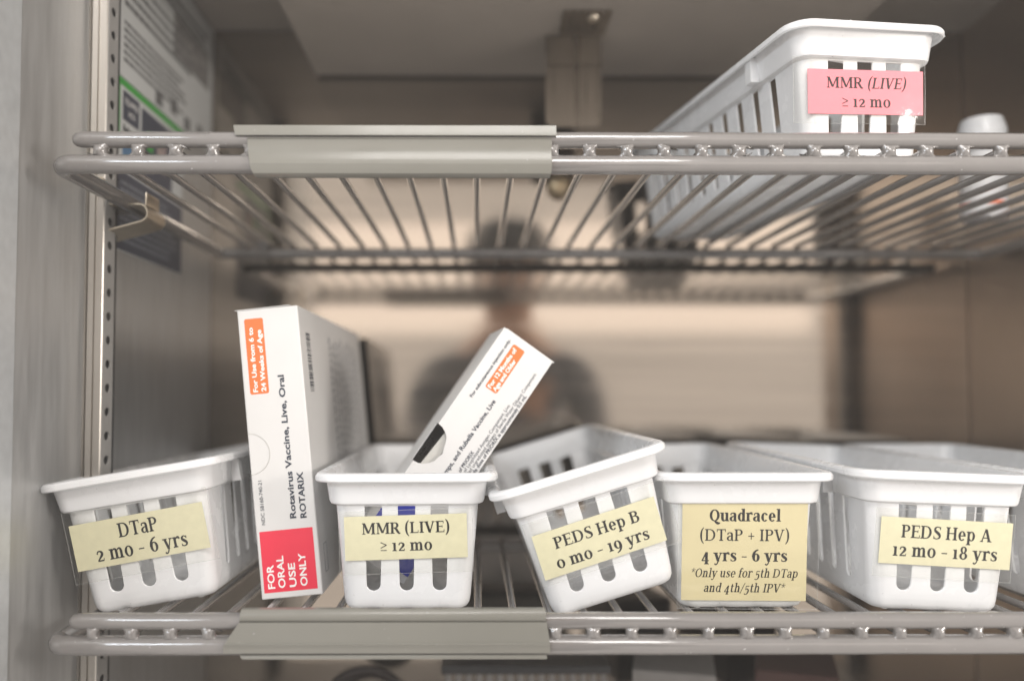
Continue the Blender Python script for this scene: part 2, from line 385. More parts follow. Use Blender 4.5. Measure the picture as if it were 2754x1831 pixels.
            s.path([(.27, .80, T * .8), (.14, .60, S * .7), (.10, .31, S * .95), (.14, .02, S * .7), (.27, -.18, T * .8)]); w = .32
        elif ch == ')':
            s.path([(.05, .80, T * .8), (.18, .60, S * .7), (.22, .31, S * .95), (.18, .02, S * .7), (.05, -.18, T * .8)]); w = .32
        elif ch == '-': s.Hb(.04, .36, .27, .062); w = .40
        elif ch == '+': s.Hb(.05, .45, .29, .055); s.V(.25, .09, .49, .055); w = .50
        elif ch == '*':
            for a in (90, 162, 234, 306, 18):
                c, d = math.cos(rad(a)), math.sin(rad(a)); s.path([(.2, .56, .03), (.2 + .19 * c, .56 + .19 * d, .065)])
            w = .40
        elif ch == '/': s.D(.03, -.12, .33, .76, .06); w = .36
        elif ch == '\u2265':
            s.path([(.05, .56, .058), (.43, .385, .058)]); s.path([(.43, .39, .058), (.05, .21, .058)]); s.Hb(.05, .43, .06, .055); w = .48
        elif ch == ',': s.path([(.10, .06, .09), (.11, .0, .07), (.06, -.10, .03)]); w = .20
        return s.q, w
def Glyphs_six(s):
    s.start(); S, T = s.S, s.T
    s.ring(.275, .24, .235, .25, 0, 360); s.path([(.09, .26, S), (.13, .46, S * .9), (.24, .62, S * .65), (.42, .71, T)]); return s.q

def serif_text(runs, weight=1.0, track=0.015):
    """runs: [(text, italic)] -> polygons in em units and the line's width"""
    G = Glyphs(weight); x = 0; polys = []
    for text, ital in runs:
        sh = 0.2 if ital else 0.0; sx = 0.92 if ital else 1.0
        for ch in text:
            q, w = G.glyph(ch)
            for p in q: polys.append([(x + px * sx + py * sh, py) for px, py in p])
            x += w * sx + track
    return polys, x - track

def lettering_mesh(lines, w, h):
    """lines: (runs, weight, v-centre, width fraction, cap-height fraction); label w x h, in its x (right) / z (up) plane, facing -y"""
    mb = MB(); i = 0
    for runs, weight, vc, wf, ch in lines:
        polys, lw = serif_text(runs, weight * 1.38)
        sx = w * wf / lw; sz = h * ch * 1.10 / 0.70; x0 = -w * wf / 2; z0 = h * (0.5 - vc) - 0.30 * sz
        for p in polys:
            dy = -(i % 7) * 2e-6; i += 1
            mb.add([(x0 + px * sx, dy, z0 + pz * sz) for px, pz in p], [tuple(range(len(p)))])
    return mb

def sans_mesh(text, length, cap, bold=0.0):
    """print in the plain sans face: mesh in xy, starting at x = 0, baseline y = 0, scaled to the given run length and cap height"""
    c = bpy.data.curves.new('lettering', 'FONT'); c.body = text; c.offset = bold; c.resolution_u = 3; c.size = 1.0
    o = bpy.data.objects.new('lettering', c); COL.objects.link(o)
    dg = bpy.context.evaluated_depsgraph_get(); me = bpy.data.meshes.new_from_object(o.evaluated_get(dg))
    bpy.data.objects.remove(o); bpy.data.curves.remove(c)
    x0 = min(v.co.x for v in me.vertices); x1 = max(v.co.x for v in me.vertices)
    k = length / (x1 - x0)
    for v in me.vertices: v.co = ((v.co.x - x0) * k, v.co.y * cap / 0.73, 0)
    return me

def xform(o, ex, ey, n):
    M = Matrix((ex, ey, n)).transposed().to_4x4(); M.translation = o; return M

# ------------------------------------------------------------------ cabinet (the setting)
XL, XR, YB, YF = -1245 * U, 2305 * U, 1.735 * D0, 0.537
ZT, ZB = 0.43, -0.43
w = MB().box((XL - 0.02, YB, ZB), (XR + 0.02, YB + 0.01, ZT)); obj('back_wall', w, M_BACK, kind='structure')
w = MB().box((XL - 0.01, YF, ZB), (XL, YB - 0.001, ZT)); obj('left_wall', w, M_GALV, kind='structure')
w = MB().box((XR, YF, ZB), (XR + 0.01, YB - 0.001, ZT)); obj('right_wall', w, M_SIDE, kind='structure')
w = MB().box((XL - 0.02, YF, ZT + 0.001), (XR + 0.02, YB + 0.012, ZT + 0.01)); obj('ceiling', w, M_CEIL, kind='structure')
w = MB().box((XL - 0.02, YF, ZB - 0.01), (XR + 0.02, YB + 0.012, ZB - 0.001)); obj('floor', w, M_DIM, kind='structure')
w = MB().box((XL - 0.03, 0.40, ZB), (XL + 0.0015, YF - 0.0015, ZT)); obj('front_frame', w, M_FRAME, None, None, 40, 0.001, kind='structure')

# housing under the ceiling
a = at(850, 205, 1.725); b = at(2168, 205, 1.725)
t = thing('evaporator_housing', 'grey sheet metal housing under the cabinet ceiling at the back', 'housing')
obj('bottom_panel', MB().box((a.x, 0.46, a.z), (b.x, YB - 0.006, a.z + 0.004)), M_CEIL, t, None, 40, 0.0015)
obj('side_panel', MB().box((a.x + .001, 0.461, a.z + 0.0045), (a.x + 0.004, YB - 0.007, ZT)), M_CEIL, t)
obj('side_panel', MB().box((b.x - 0.004, 0.461, a.z + 0.0045), (b.x - .001, YB - 0.007, ZT)), M_CEIL, t)
HZ = a.z

# hanging metal bracket and the sensing bulb on the back wall
d = 1.52
p0 = at(1467, 75, d); p1 = at(1617, 75, d); p2 = at(1540, 342, d); Yb = d * D0; xm = (p0.x + p1.x) / 2; hw = (p1.x - p0.x) / 2
t = thing('hanging_bracket', 'brushed metal strip bracket hanging from the housing above the top shelf', 'bracket')
strip = MB(); zb = p2.z; zt = HZ - 0.001; out = [(xm - hw, zt), (xm - hw, zb + .008)]
for i in range(7):
    an = math.pi + i * math.pi / 12; out.append((xm - hw + .008 + .008 * math.cos(an), zb + .008 + .008 * math.sin(an)))
for i in range(7):
    an = -math.pi / 2 + i * math.pi / 12; out.append((xm + hw - .008 + .008 * math.cos(an), zb + .008 + .008 * math.sin(an)))
out += [(xm + hw, zt)]
strip.extrude([Vector((x, 0, z)) for x, z in out], ((0, Yb, 0), (0, Yb + .002, 0)))
obj('strip', strip, M_BRACKET, t, None, 40, 0.0004)
tab = MB().box((xm - hw * .55, Yb - 0.055, HZ - 0.0025), (xm + hw * 1.1, Yb - 0.0005, HZ - 0.0006)); obj('mounting_tab', tab, M_BRACKET, t, None, 40, 0.0005)
obj('screw', MB().lathe([(0.006, 0), (0.006, 0.001), (0.0045, 0.003), (0.002, 0.0038)], 16, Matrix.Translation((xm + hw * .5, Yb - 0.043, HZ - 0.003)) @ Matrix.Rotation(math.pi, 4, 'X')), M_CLIP, t)
fl = MB().add([(xm - hw * .9, Yb - .004, HZ - .012), (xm + hw * .9, Yb - .004, HZ - .012), (xm + hw, Yb - .004, HZ - .034), (xm - hw, Yb - .004, HZ - .034),
               (xm - hw * .9, Yb - .001, HZ - .012), (xm + hw * .9, Yb - .001, HZ - .012), (xm + hw, Yb - .001, HZ - .034), (xm - hw, Yb - .001, HZ - .034)],
              [(0, 1, 2, 3), (7, 6, 5, 4), (0, 4, 5, 1), (1, 5, 6, 2), (2, 6, 7, 3), (3, 7, 4, 0)])
obj('stiffener', fl, M_BRACKET, t)
c = at(1507, 497, 1.715)
obj('sensor_bulb', MB().lathe([(0.0155, 0), (0.0155, .004), (0.014, .008), (.010, .011), (.005, .0125)], 24, Matrix.Translation((c.x, YB - 0.0005, c.z)) @ Matrix.Rotation(math.pi / 2, 4, 'X')), M_BRONZE, None, None, 50,
    label='round bronze knob on the back wall below the hanging bracket', category='knob')

# ------------------------------------------------------------------ slotted upright on the left wall (and its twin at right)
def standard(label, mirror=False):
    t = thing('shelf_standard', label, 'shelf standard', None, 'slotted uprights on the side walls')
    pr = [(-.3115, .6440), (-.3115, .6300), (-.3100, .6292), (-.3094, .6300), (-.3094, .6350), (-.3082, .6350), (-.3080, .6285), (-.3074, .6278), (-.3030, .6278), (-.3026, .6296), (-.3014, .6296), (-.3010, .6278), (-.2962, .6278), (-.2956, .6284), (-.2956, .6290), (-.2966, .6290), (-.2966, .6286), (-.3030, .6300), (-.3030, .6440)]
    obj('channel', MB().extrude([Vector((x, y, 0)) for x, y in pr], ((0, 0, ZB + .005), (0, 0, ZT - .005))), M_ALU, t, None, 30)
    y0, y1 = .6292, .6465; z0, z1 = ZB + .006, ZT - .006; zc = z0 + .00953; fm = MB(); P = .01905; n = 16
    while zc < z1 - .0095:
        inn, outr = [], []
        for i in range(n):
            a = 2 * math.pi * i / n; c_, s_ = math.cos(a), math.sin(a); q = max(abs(c_), abs(s_))
            inn.append((-.2956, (y0 + y1) / 2 + .0044 * c_, zc + .0036 * s_)); outr.append((-.2956, (y0 + y1) / 2 + (y1 - y0) / 2 * c_ / q, zc + P / 2 * s_ / q))
        fm.add(inn + outr, [(i, (i + 1) % n, n + (i + 1) % n, n + i) for i in range(n)]); zc += P
    o = obj('slotted_face', fm, M_FACE, t, None, 0)
    s = o.modifiers.new('thickness', 'SOLIDIFY'); s.thickness = .0009; s.offset = 0
    c = at(296, 487, 1.165)
    obj('hole_shade', MB().box((-.2988, .6312, ZB + .008), (-.2980, .6560, ZT - .008)), M_BLACK, t, None, 0)  # black sheet added behind the holes to stand for their shaded inside
    obj('screw', MB().lathe([(.0042, 0), (.0042, .0012), (.0036, .0026), (.0018, .0036), (.0006, .0039)], 18, Matrix.Translation((-.2990, .6278, c.z)) @ Matrix.Rotation(math.pi / 2, 4, 'X')), M_CLIP, t, None, 50)
    if mirror:
        t.scale = (-1, 1, 1); t.location.x = XL + XR
    return t
standard('tall aluminium upright with a row of holes on the left wall')
standard('tall aluminium upright with holes on the right wall', True)

# spring clip carrying the top shelf
d = 1.185; Y0 = d * D0
t = thing('shelf_clip', 'bent metal shelf clip hooked in the upright under the top shelf', 'clip')
pts = [at(254, 548, d), at(368, 549, d)]
cc = at(372, 572, d); rr = 24 * d * U
for i in range(9):
    an = rad(90 - i * 20); pts.append(Vector((cc.x + rr * math.cos(an), 0, cc.z + rr * math.sin(an))))
pts.append(at(262, 626, d)); pts = [Vector((p.x, 0, p.z)) for p in pts]
obj('spring_plate', MB().sheet(pts, (0, Y0, 0), (0, Y0 + .036, 0), .0011), M_CLIP, t, None, 30)
p = at(389, 514, d); q = at(389, 549, d)
obj('tab', MB().box((p.x - .0012, Y0 + .004, q.z), (p.x, Y0 + .030, p.z)), M_CLIP, t, None, 40, .0003)

# ------------------------------------------------------------------ sheets stuck to the left wall
def wall_sheet(name, label, cat, d0, d1, z0, z1, m):
    t = thing(name, label, cat)
    obj('paper', MB().box((XL + .0002, d0 * D0, z0), (XL + .0008, d1 * D0, z1)), m, t, None, 0)
    return t
def patch(t, name, d0, d1, z0, z1, m, lift=.0010):
    return obj(name, MB().box((XL + .0008, d0 * D0, z0), (XL + lift, d1 * D0, z1)), m, t, None, 0)
def textbars(t, d0, d1, z0, z1, rows, m, fill=.8, name='small_print'):
    mb = MB(); hgt = (z1 - z0) / rows
    for r in range(rows):
        y = d0 * D0; end = (d0 + (d1 - d0) * random.uniform(.75, 1)) * D0
        while y < end:
            wl = random.uniform(.0025, .010)
            mb.box((XL + .0010, y, z1 - (r + .85) * hgt), (XL + .00115, min(y + wl, end), z1 - (r + .35) * hgt)); y += wl + .0016
    return obj(name, mb, m, t, None, 0)
zg = at(320, 205, 1.281).z; zl = at(302, 665, 1.2576).z
t = wall_sheet('instruction_sheet', 'large white printed sheet on the left wall above the top shelf', 'poster', 1.272, 1.715, zg + .001, ZT - .005, M_SHEET)
textbars(t, 1.29, 1.60, zg + .015, zg + .055, 6, M_GREYTXT); textbars(t, 1.29, 1.62, zg + .065, zg + .105, 4, M_GREYTXT)
textbars(t, 1.30, 1.70, zg + .115, zg + .135, 2, M_GREYTXT)
patch(t, 'grey_photo', 1.50, 1.70, zg + .072, zg + .115, mat('photo_print', (.22, .21, .20), .5, 0, .3, .4, 120))
for k in range(4): patch(t, 'pictogram', 1.42 + .07 * k, 1.45 + .07 * k, zg + .004 + .005 * (k % 2), zg + .018 + .004 * (k % 2), M_GREYTXT, .0012)
t = wall_sheet('energy_card', 'green bordered card with navy panels on the left wall behind the top shelf', 'sign', 1.268, 1.555, zl, zg, M_SHEET)
patch(t, 'green_border', 1.268, 1.555, zg - .007, zg - .0005, M_GREEN); patch(t, 'green_border', 1.268, 1.279, zg - .06, zg - .0072, M_GREEN)
patch(t, 'navy_box', 1.290, 1.352, zg - .036, zg - .010, M_SLATE)
me = sans_mesh('EQUIPPED', .027, .0055, .012); link('lettering', me, M_WHITEINK, t, xform(Vector((XL + .0013, 1.296 * D0, zg - .021)), Vector((0, 1, 0)), Vector((0, 0, 1)), Vector((1, 0, 0))))
me = sans_mesh('WITH', .014, .0055, .012); link('lettering', me, M_WHITEINK, t, xform(Vector((XL + .0013, 1.308 * D0, zg - .031)), Vector((0, 1, 0)), Vector((0, 0, 1)), Vector((1, 0, 0))))
scr = MB().tube([(XL + .0012, (1.292 + .058 * i / 24) * D0, zg - .046 + .006 * math.sin(i * 1.35) * (1 - i / 40)) for i in range(25)], .0007, 6)
obj('script_lettering', scr, M_INK, t)
patch(t, 'photo_panel', 1.290, 1.352, zg - .078, zg - .056, M_PICBLUE); patch(t, 'photo_panel', 1.362, 1.50, zg - .078, zg - .012, M_SLATE)
patch(t, 'green_leaf', 1.385, 1.41, zg - .048, zg - .030, M_GREEN, .0012); patch(t, 'pale_photo', 1.43, 1.47, zg - .060, zg - .030, mat('pale_print', (.38, .30, .28), .5, 0, .3, .3, 150), .0012)
patch(t, 'navy_panel', 1.270, 1.553, zl + .001, zg - .082, M_SLATE)
textbars(t, 1.285, 1.53, zl + .008, zg - .088, 9, M_GREYINK)

# ------------------------------------------------------------------ wire shelves
PITCH = 0.02548
def wire_shelf(label, zu, zl, xu0, xl0, spots0):
    t = thing('wire_shelf', label, 'shelf', None, 'grey coated wire shelves')
    Yf = D0; Yr = 1.64 * D0; x1 = 2250 * U; ru, rl = 22 * U, 26 * U; zw = (zu - ru + zl + rl) / 2; rw = 11.5 * U
    # upper front bar with a rounded end, coating slightly uneven
    pts, rs = [], []
    for i, (dx, k) in enumerate([(0, .25), (.0012, .62), (.003, .86), (.006, .98), (.01, 1.0)]): pts.append((xu0 + dx, Yf, zu)); rs.append(ru * k)
    n = 46
    for i in range(1, n + 1):
        x = xu0 + .01 + (x1 - .02 - xu0) * i / n; pts.append((x, Yf, zu + random.uniform(-1, 1) * .00012)); rs.append(ru * random.uniform(.985, 1.015))
    obj('upper_bar', MB().tube(pts, rs, 20), M_EPOXY, t, None, 60)
    # frame bar round the front and the sides
    R = 46 * U; pts = [(xl0 + rl, Yr, zl)]
    for i in range(10): pts.append((xl0 + rl, Yr + (Yf + R - Yr) * (i + 1) / 10, zl))
    for i in range(1, 10): an = rad(180 + 90 * i / 10); pts.append((xl0 + rl + R + R * math.cos(an), Yf + R + R * math.sin(an), zl))
    for i in range(41): pts.append((xl0 + rl + R + (x1 - R - xl0 - rl - R) * i / 40, Yf, zl + random.uniform(-1, 1) * .0001))
    for i in range(1, 10): an = rad(270 + 90 * i / 10); pts.append((x1 - R + R * math.cos(an), Yf + R + R * math.sin(an), zl))
    pts.append((x1, Yr, zl))
    obj('frame_bar', MB().tube(pts, rl, 20), M_EPOXY, t, None, 60)
    obj('rear_bar', MB().tube([(xl0 + rl * .8, Yr, zl), (x1, Yr, zl)], rl * .9, 16), M_EPOXY, t, None, 60)
    # cross-hatched press marks on the coating
    for zc, r0 in ((zu, ru), (zl, rl))[:1 if zu > 0 else 2]:
        mk = MB(); xm0 = at(497 if zu < 0 else 503, 400, 1).x; up_ = 1 if zu > 0 else -1
        for k in range(9):
            xa = xm0 + k * 7.6 * U
            for dx in ((6, -6) if zu > 0 else (4,)):
                q0, q1 = .45 * up_, .80 * up_
                mk.tube([(xa - dx * U, Yf - r0 * math.sqrt(1 - q0 * q0), zc + r0 * q0), (xa, Yf - r0 * 1.012 * math.sqrt(1 - (.63) ** 2), zc + r0 * .63 * up_), (xa + dx * U, Yf - r0 * math.sqrt(1 - q1 * q1), zc + r0 * q1)], .00022, 5)
        obj('press_mark', mk, M_EPOXY, t, None, 60)
    x = spots0
    while x < x1 - .015:
        pts = [(x, Yf - .0035, zw), (x, Yf - .0028, zw), (x, Yf, zw), (x, Yf + .02, zw), (x, (Yf + Yr) / 2, zw), (x, Yr + .004, zw)]
        obj('wire', MB().tube(pts, [rw * .5, rw * .9, rw, rw, rw, rw], 12), M_EPOXY, t, None, 60)
        # the coating's web between the two bars at each wire end
        mid = (zu - ru + zl + rl) / 2; web, rr = [], []
        k = random.uniform(.9, 1.15)
        for i in range(13):
            q = -1 + 2 * i / 12; web.append((x + random.uniform(-1, 1) * .00015, Yf - .0010, mid + q * 17 * U)); f = abs(q)
            rr.append(((16.5 + 24 * f ** 4.2) * U * k, (20 - 10 * f ** 2) * U))
        mbw = MB().tube(web, [(b_, a_) for a_, b_ in rr], 14)
        obj('weld', mbw, M_EPOXY, t, None, 60)
        x += PITCH
    return t, zw + rw
zu, zl_ = at(1290, 378, 1).z, at(1290, 444, 1).z
sx0 = at(100 + 615 / 3.564, 410, 1).x
_, TOPZ = wire_shelf('upper grey wire shelf with the pink labelled basket on it', zu, zl_, at(196, 378, 1).x, at(127, 444, 1).x, sx0)
zu2, zl2 = at(1290, 1668, 1).z, at(1290, 1733, 1).z
sx1 = at(1600 + 200 / 2.044, 1700, 1).x
while sx1 - PITCH > at(215, 1700, 1).x: sx1 -= PITCH
_, BOTZ = wire_shelf('lower grey wire shelf carrying the row of yellow labelled baskets', zu2, zl2, at(188, 1668, 1).x, at(113, 1733, 1).x, sx1)

# ------------------------------------------------------------------ plastic label holders clipped on the rails
def holder(name, label, rows, ends, group):
    """rows: (photo y, how far in front of the bars in mm); ends: (x left, x right) of each row"""
    t = thing(name, label, 'label holder', None, group)
    def seg(nm, idx, m=M_STRIPPL):
        mb = MB(); A, B, C, Dd = [], [], [], []; th = .0011
        for i in idx:
            (y, f), (xl, xr) = rows[i], ends[i]; Y = D0 - f / 1000; dd = Y / D0
            p, q = at(xl, y, dd), at(xr, y, dd); q.z = p.z; A.append(p); B.append(q); C.append(p + Vector((0, th, 0))); Dd.append(q + Vector((0, th, 0)))
        n = len(A); vs = A + B + C + Dd; fs = []
        for i in range(n - 1):
            fs += [(i, n + i, n + i + 1, i + 1), (2 * n + i + 1, 3 * n + i + 1, 3 * n + i, 2 * n + i), (i + 1, 2 * n + i + 1, 2 * n + i, i), (n + i, 3 * n + i, 3 * n + i + 1, n + i + 1)]
        fs += [(0, 2 * n, 3 * n, n), (n - 1, 2 * n - 1, 4 * n - 1, 3 * n - 1)]
        mb.add(vs, fs); return obj(nm, mb, m, t, None, 35, .0003, 2)
    return t, seg
rows = [(336, 6.0), (345, 6.6), (355, 7.0), (364, 7.2), (369, 9.2), (374, 8.0), (392, 7.2), (412, 7.6), (428, 8.4), (436, 9.4), (441, 10.0), (452, 9.6), (466, 8.4), (474, 6.0), (478, 3.0)]
el = [627, 628, 630, 632, 664, 664, 665, 667, 669, 670, 671, 674, 680, 686, 694]
er = [1497, 1497, 1497, 1497, 1484, 1484, 1484, 1484, 1485, 1485, 1485, 1484, 1482, 1480, 1479]
t, seg = holder('label_holder', 'empty grey green plastic label holder clipped on the upper shelf rail', rows, list(zip(el, er)), 'plastic label holders on the rails')
seg('top_flange', range(0, 4)); seg('front_channel', range(4, 11)); seg('lower_curl', range(10, 15))
rows = [(1634, 2.0), (1638, 5.0), (1648, 7.0), (1660, 7.8), (1668, 7.4), (1672, 6.0), (1674, 7.6), (1700, 7.8), (1730, 8.2), (1735, 9.6), (1738, 8.8), (1748, 8.6), (1757, 8.4), (1760, 6.0), (1764, 6.6), (1773, 6.8)]
el = [652, 649, 646, 645, 644, 643, 642, 624, 604, 601, 600, 600, 600, 643, 645, 650]
er = [1465, 1467, 1468, 1469, 1469, 1469, 1470, 1475, 1479, 1480, 1480, 1480, 1480, 1471, 1471, 1471]
t, seg = holder('label_holder', 'empty plastic label holder with slanted left end on the lower shelf rail', rows, list(zip(el, er)), 'plastic label holders on the rails')
seg('top_curl', range(0, 6)); seg('front_channel', range(5, 13)); seg('lower_lip', range(13, 16))

# ------------------------------------------------------------------ slotted white baskets
YC = .143
def LV():
    mm = .001
    return [(k[0] * mm, k[1] * mm, k[2] * mm) for k in
            [(94.6, 63.4, 17), (95.2, 64.0, 17.5), (96.6, 64.0, 17.5), (97.6, 63.3, 17), (98.0, 61.8, 16), (97.8, 59.6, 14), (96.2, 58.6, 13), (79.2, 56.0, 12), (77.4, 55.2, 11.5), (76.5, 53.6, 11), (76.0, 51.6, 10.5), (9.0, 46.0, 10), (4.5, 45.2, 9.5), (1.6, 43.4, 8.5), (0, 40.5, 7)]]
def loop(z, hx, r, n=6):
    hy = YC + (hx - .044); pts = []
    for cx, cy, a0 in ((1, 1, 0), (-1, 1, 90), (-1, -1, 180), (1, -1, 270)):
        for i in range(n + 1):
            a = rad(a0 + 90 * i / n); pts.append(Vector((cx * (hx - r) + r * math.cos(a), YC + cy * (hy - r) + r * math.sin(a), z)))
    return pts
def basket_mesh():
    lv = LV(); loops = [loop(*l) for l in lv]; n = len(loops[0]); mb = MB(); base = []
    for l in loops: base.append(len(mb.v)); mb.v += l
    WALL = 10                                    # the row with the slots
    flats = [6, 13, 20, 27]                      # long flat sections: back, left, front, right
    for i in range(len(loops) - 1):
        for j in range(n):
            k = (j + 1) % n
            if i == WALL and j in flats: continue
            mb.f.append((base[i] + j, base[i] + k, base[i + 1] + k, base[i + 1] + j))
    mb.f.append(tuple(base[-1] + j for j in range(n)))
    def slot(c, w0, w1, z0, z1):
        """top square, bottom round"""
        pts = [(c + w1 / 2, z1), (c - w1 / 2, z1)]; r = w0 / 2
        for i in range(9):
            a = math.pi + math.pi * i / 8; pts.append((c + r * math.cos(a), z0 + r + r * math.sin(a) * .95))
        return pts
    for side, j in zip(('back', 'left', 'front', 'right'), flats):
        k = (j + 1) % n; A, B = loops[WALL][j], loops[WALL][k]; C, Dv = loops[WALL + 1][k], loops[WALL + 1][j]
        cen = (A + B) / 2; ex = (B - A).normalized(); half = (B - A).length / 2; lowhalf = (C - Dv).length / 2
        ey = ((A + B) / 2 - (C + Dv) / 2); hh = ey.length; ey = ey.normalized(); org = (C + Dv) / 2
        if side in ('front', 'back'): holes = [slot(.0237 * q, .0100, .0126, .0050, hh - .0006) for q in (-1, 0, 1)]
        else:
            cs = [(.032 + .0256 * q) for q in range(10)]
            holes = []
            for y in cs:
                s = (Vector((0, y, 0)) - Vector((0, org.y, 0))).dot(ex); holes.append(slot(s, .0078, .0090, .0070, hh - .0006))
        vs, fs = holed([(half, hh), (-half, hh), (-lowhalf, 0), (lowhalf, 0)][::-1], holes)
        mb.add([org + ex * x + ey * y for x, y in vs], fs)
    me = bpy.data.meshes.new('basket_shell'); me.from_pydata([tuple(v) for v in mb.v], [], mb.f)
    bm = bmesh.new(); bm.from_mesh(me); bmesh.ops.remove_doubles(bm, verts=bm.verts, dist=1e-6); bmesh.ops.recalc_face_normals(bm, faces=bm.faces)
    # outside must face out
    f = min(bm.faces, key=lambda f: f.calc_center_median().z)
    if f.normal.z > 0: bmesh.ops.reverse_faces(bm, faces=bm.faces)
    bm.to_mesh(me); bm.free()
    o = link('tmp', me); s = o.modifiers.new('s', 'SOLIDIFY'); s.thickness = .0019; s.offset = -1; s.use_even_offset = False
    b = o.modifiers.new('b', 'BEVEL'); b.width = .0004; b.segments = 1; b.limit_method = 'ANGLE'; b.angle_limit = rad(50)
    dg = bpy.context.evaluated_depsgraph_get(); out = bpy.data.meshes.new_from_object(o.evaluated_get(dg)); bpy.data.objects.remove(o)
    finish(out, 35); out.name = 'basket_shell'; return out
SHELL = basket_mesh(); SHELL.materials.append(M_BASKET)
FOOT = MB().lathe([(.0032, .001), (.0032, -.0008), (.0022, -.002), (.0008, -.0024)], 12).mesh('foot'); FOOT.materials.append(M_BASKET)
RIB = MB().box((-.0035, -.004, 0), (.0035, .004, .019)).mesh('rib', 0); RIB.materials.append(M_BASKET)
BROT = {}
def basket(key, label, loc, yaw, roll, pitch=0.0, lab=None, paper=None, lines=None, tape=True):
    M = Matrix.Translation(loc) @ Matrix.Rotation(rad(yaw), 4, 'Z') @ Matrix.Rotation(rad(pitch), 4, 'X') @ Matrix.Rotation(rad(roll), 4, 'Y')
    t = thing('slotted_basket', label, 'basket', M, 'white slotted plastic baskets')
    me = SHELL.copy(); bow = random.uniform(.0004, .0018); tw = random.uniform(-.0008, .0008); bf = random.uniform(-.0003, .0009)
    for v in me.vertices:
        x, y, z = v.co; k = z / .098; q = 1 - ((y - YC) / .165) ** 2
        v.co.x -= math.copysign(min(1, abs(x) / .03), x) * bow * k * q; v.co.z += tw * (x / .06) * ((y - YC) / .16)
        if y < .02: v.co.y += bf * k * (1 - (x / .06) ** 2)
    link('shell', me, None, t)
    for sx in (-1, 1):
        for y in (.012, .265): link('foot', FOOT, None, t, Matrix.Translation((sx * .030, y, 0)))
        for y in (.045, .235): link('rib', RIB, None, t, Matrix.Translation((sx * .0600, y, .0765)))
    if lab:
        Mi = M.inverted(); o = Mi @ Vector((0, 0, 0))
        # plane of the lower front wall
        P0 = Vector((0, -.0076 - .0011, .0760)); P1 = Vector((0, -.0020 - .0011, .0090)); v = (P0 - P1).normalized(); nn = Vector((1, 0, 0)).cross(v)
        if nn.y > 0: nn = -nn
        C = []
        for x, y in lab:
            dr = (Mi.to_3x3() @ ray(x, y)); s = (P0 - o).dot(nn) / dr.dot(nn); C.append(o + dr * s)
        TL, TR, BR, BL = C; cen = (TL + TR + BR + BL) / 4
        ex = ((TR - TL) + (BR - BL)).normalized(); ez = nn.cross(ex) * -1
        if ez.z < 0: ez = -ez
        w = ((TR - TL).length + (BR - BL).length) / 2; h = ((BL - TL).length + (BR - TR).length) / 2
        LM = Matrix((ex, -nn, ez)).transposed().to_4x4(); LM.translation = cen + nn * .0004
        lb = obj('label', MB().box((-w / 2, 0, -h / 2), (w / 2, .0004, h / 2)), paper, t, LM, 0)
        obj('lettering', lettering_mesh(lines, w, h), M_INK, lb, Matrix.Translation((0, -.00008, 0)), 0)
        if tape:
            e0, e1, e2, e3 = tape if isinstance(tape, tuple) else (.006, .008, .007, .009)
            x0, x1, z0, z1 = -w / 2 - e0, w / 2 + e1, -h / 2 - e2, h / 2 + e3; N = 14
            mb = MB()
            for i in range(N + 1):
                for jx in (0, 1, 2, 3):
                    z = (z0, z0 + .002, z1 - .002, z1)[jx]; x = x0 + (x1 - x0) * i / N
                    wob = .00018 * math.sin(i * 2.1 + jx) + random.uniform(0, .00012)
                    zz = z + (random.uniform(-1, 1) * .0003 if jx in (0, 3) else 0); mb.v.append(Vector((x, -.00045 - wob, zz)))
            for i in range(N):
                for jx in range(3): a = i * 4 + jx; mb.f.append((a, a + 4, a + 5, a + 1))
            obj('tape', mb, M_TAPE, lb, None, 60)
            ed = MB()
            for (a, b) in (((x0, z0), (x1, z0)), ((x0, z1), (x1, z1)), ((x0, z0), (x0, z1)), ((x1, z0), (x1, z1))):
                ed.tube([(a[0], -.00055, a[1]), ((a[0] + b[0]) / 2 + .0002, -.0006, (a[1] + b[1]) / 2), (b[0], -.00055, b[1])], .00012, 5)
            obj('tape_edge', ed, M_TAPEEDGE, lb, None, 60)
    if key in ('pink', 'hepa', 'quad'):
        for (bx, by, bz, dx, dz) in (((.0585, -.0135, .0958, .004, -.001), (-.020, -.0195, .0975, .0006, .0022)) if key == 'pink' else ((.030, -.0195, .0945, .0004, -.0018),)):
            obj('burr', MB().tube([(bx, by, bz), (bx + dx * .6, by - .0002, bz + dz * .6), (bx + dx, by - .0004, bz + dz)], [.0012, .0008, .0002], 6), M_BASKET, t)
    BROT[key] = M
    return t
R_ = lambda s: [(s, False)]
basket('mmr', 'white basket labelled MMR live in yellow holding a tilted carton', (-.0505, .5800, BOTZ - .0002), .6, 0, 0,
       [(923, 1389), (1256, 1380), (1257, 1496), (931, 1508)], M_YELLOW, [(R_('MMR (LIVE)'), 1.0, .30, .72, .235), (R_('\u2265 12 mo'), 1.0, .70, .43, .235)], (.004, .004, .010, .004))
basket('quad', 'white basket with the largest yellow label of five lines', (.1930, .5840, BOTZ - .0002), -.9, -.6, 0,
       [(1837, 1350), (2175, 1352), (2164, 1615), (1830, 1612)], M_YELLOW2,
       [(R_('Quadracel'), 1.15, .138, .574, .108), (R_('(DTaP + IPV)'), .85, .338, .72, .108), (R_('4 yrs - 6 yrs'), 1.15, .547, .69, .108), ([('*Only use for 5th DTap', True)], .85, .724, .86, .080), ([('and 4th/5th IPV*', True)], .85, .876, .65, .080)], (.003, .008, .006, .001))
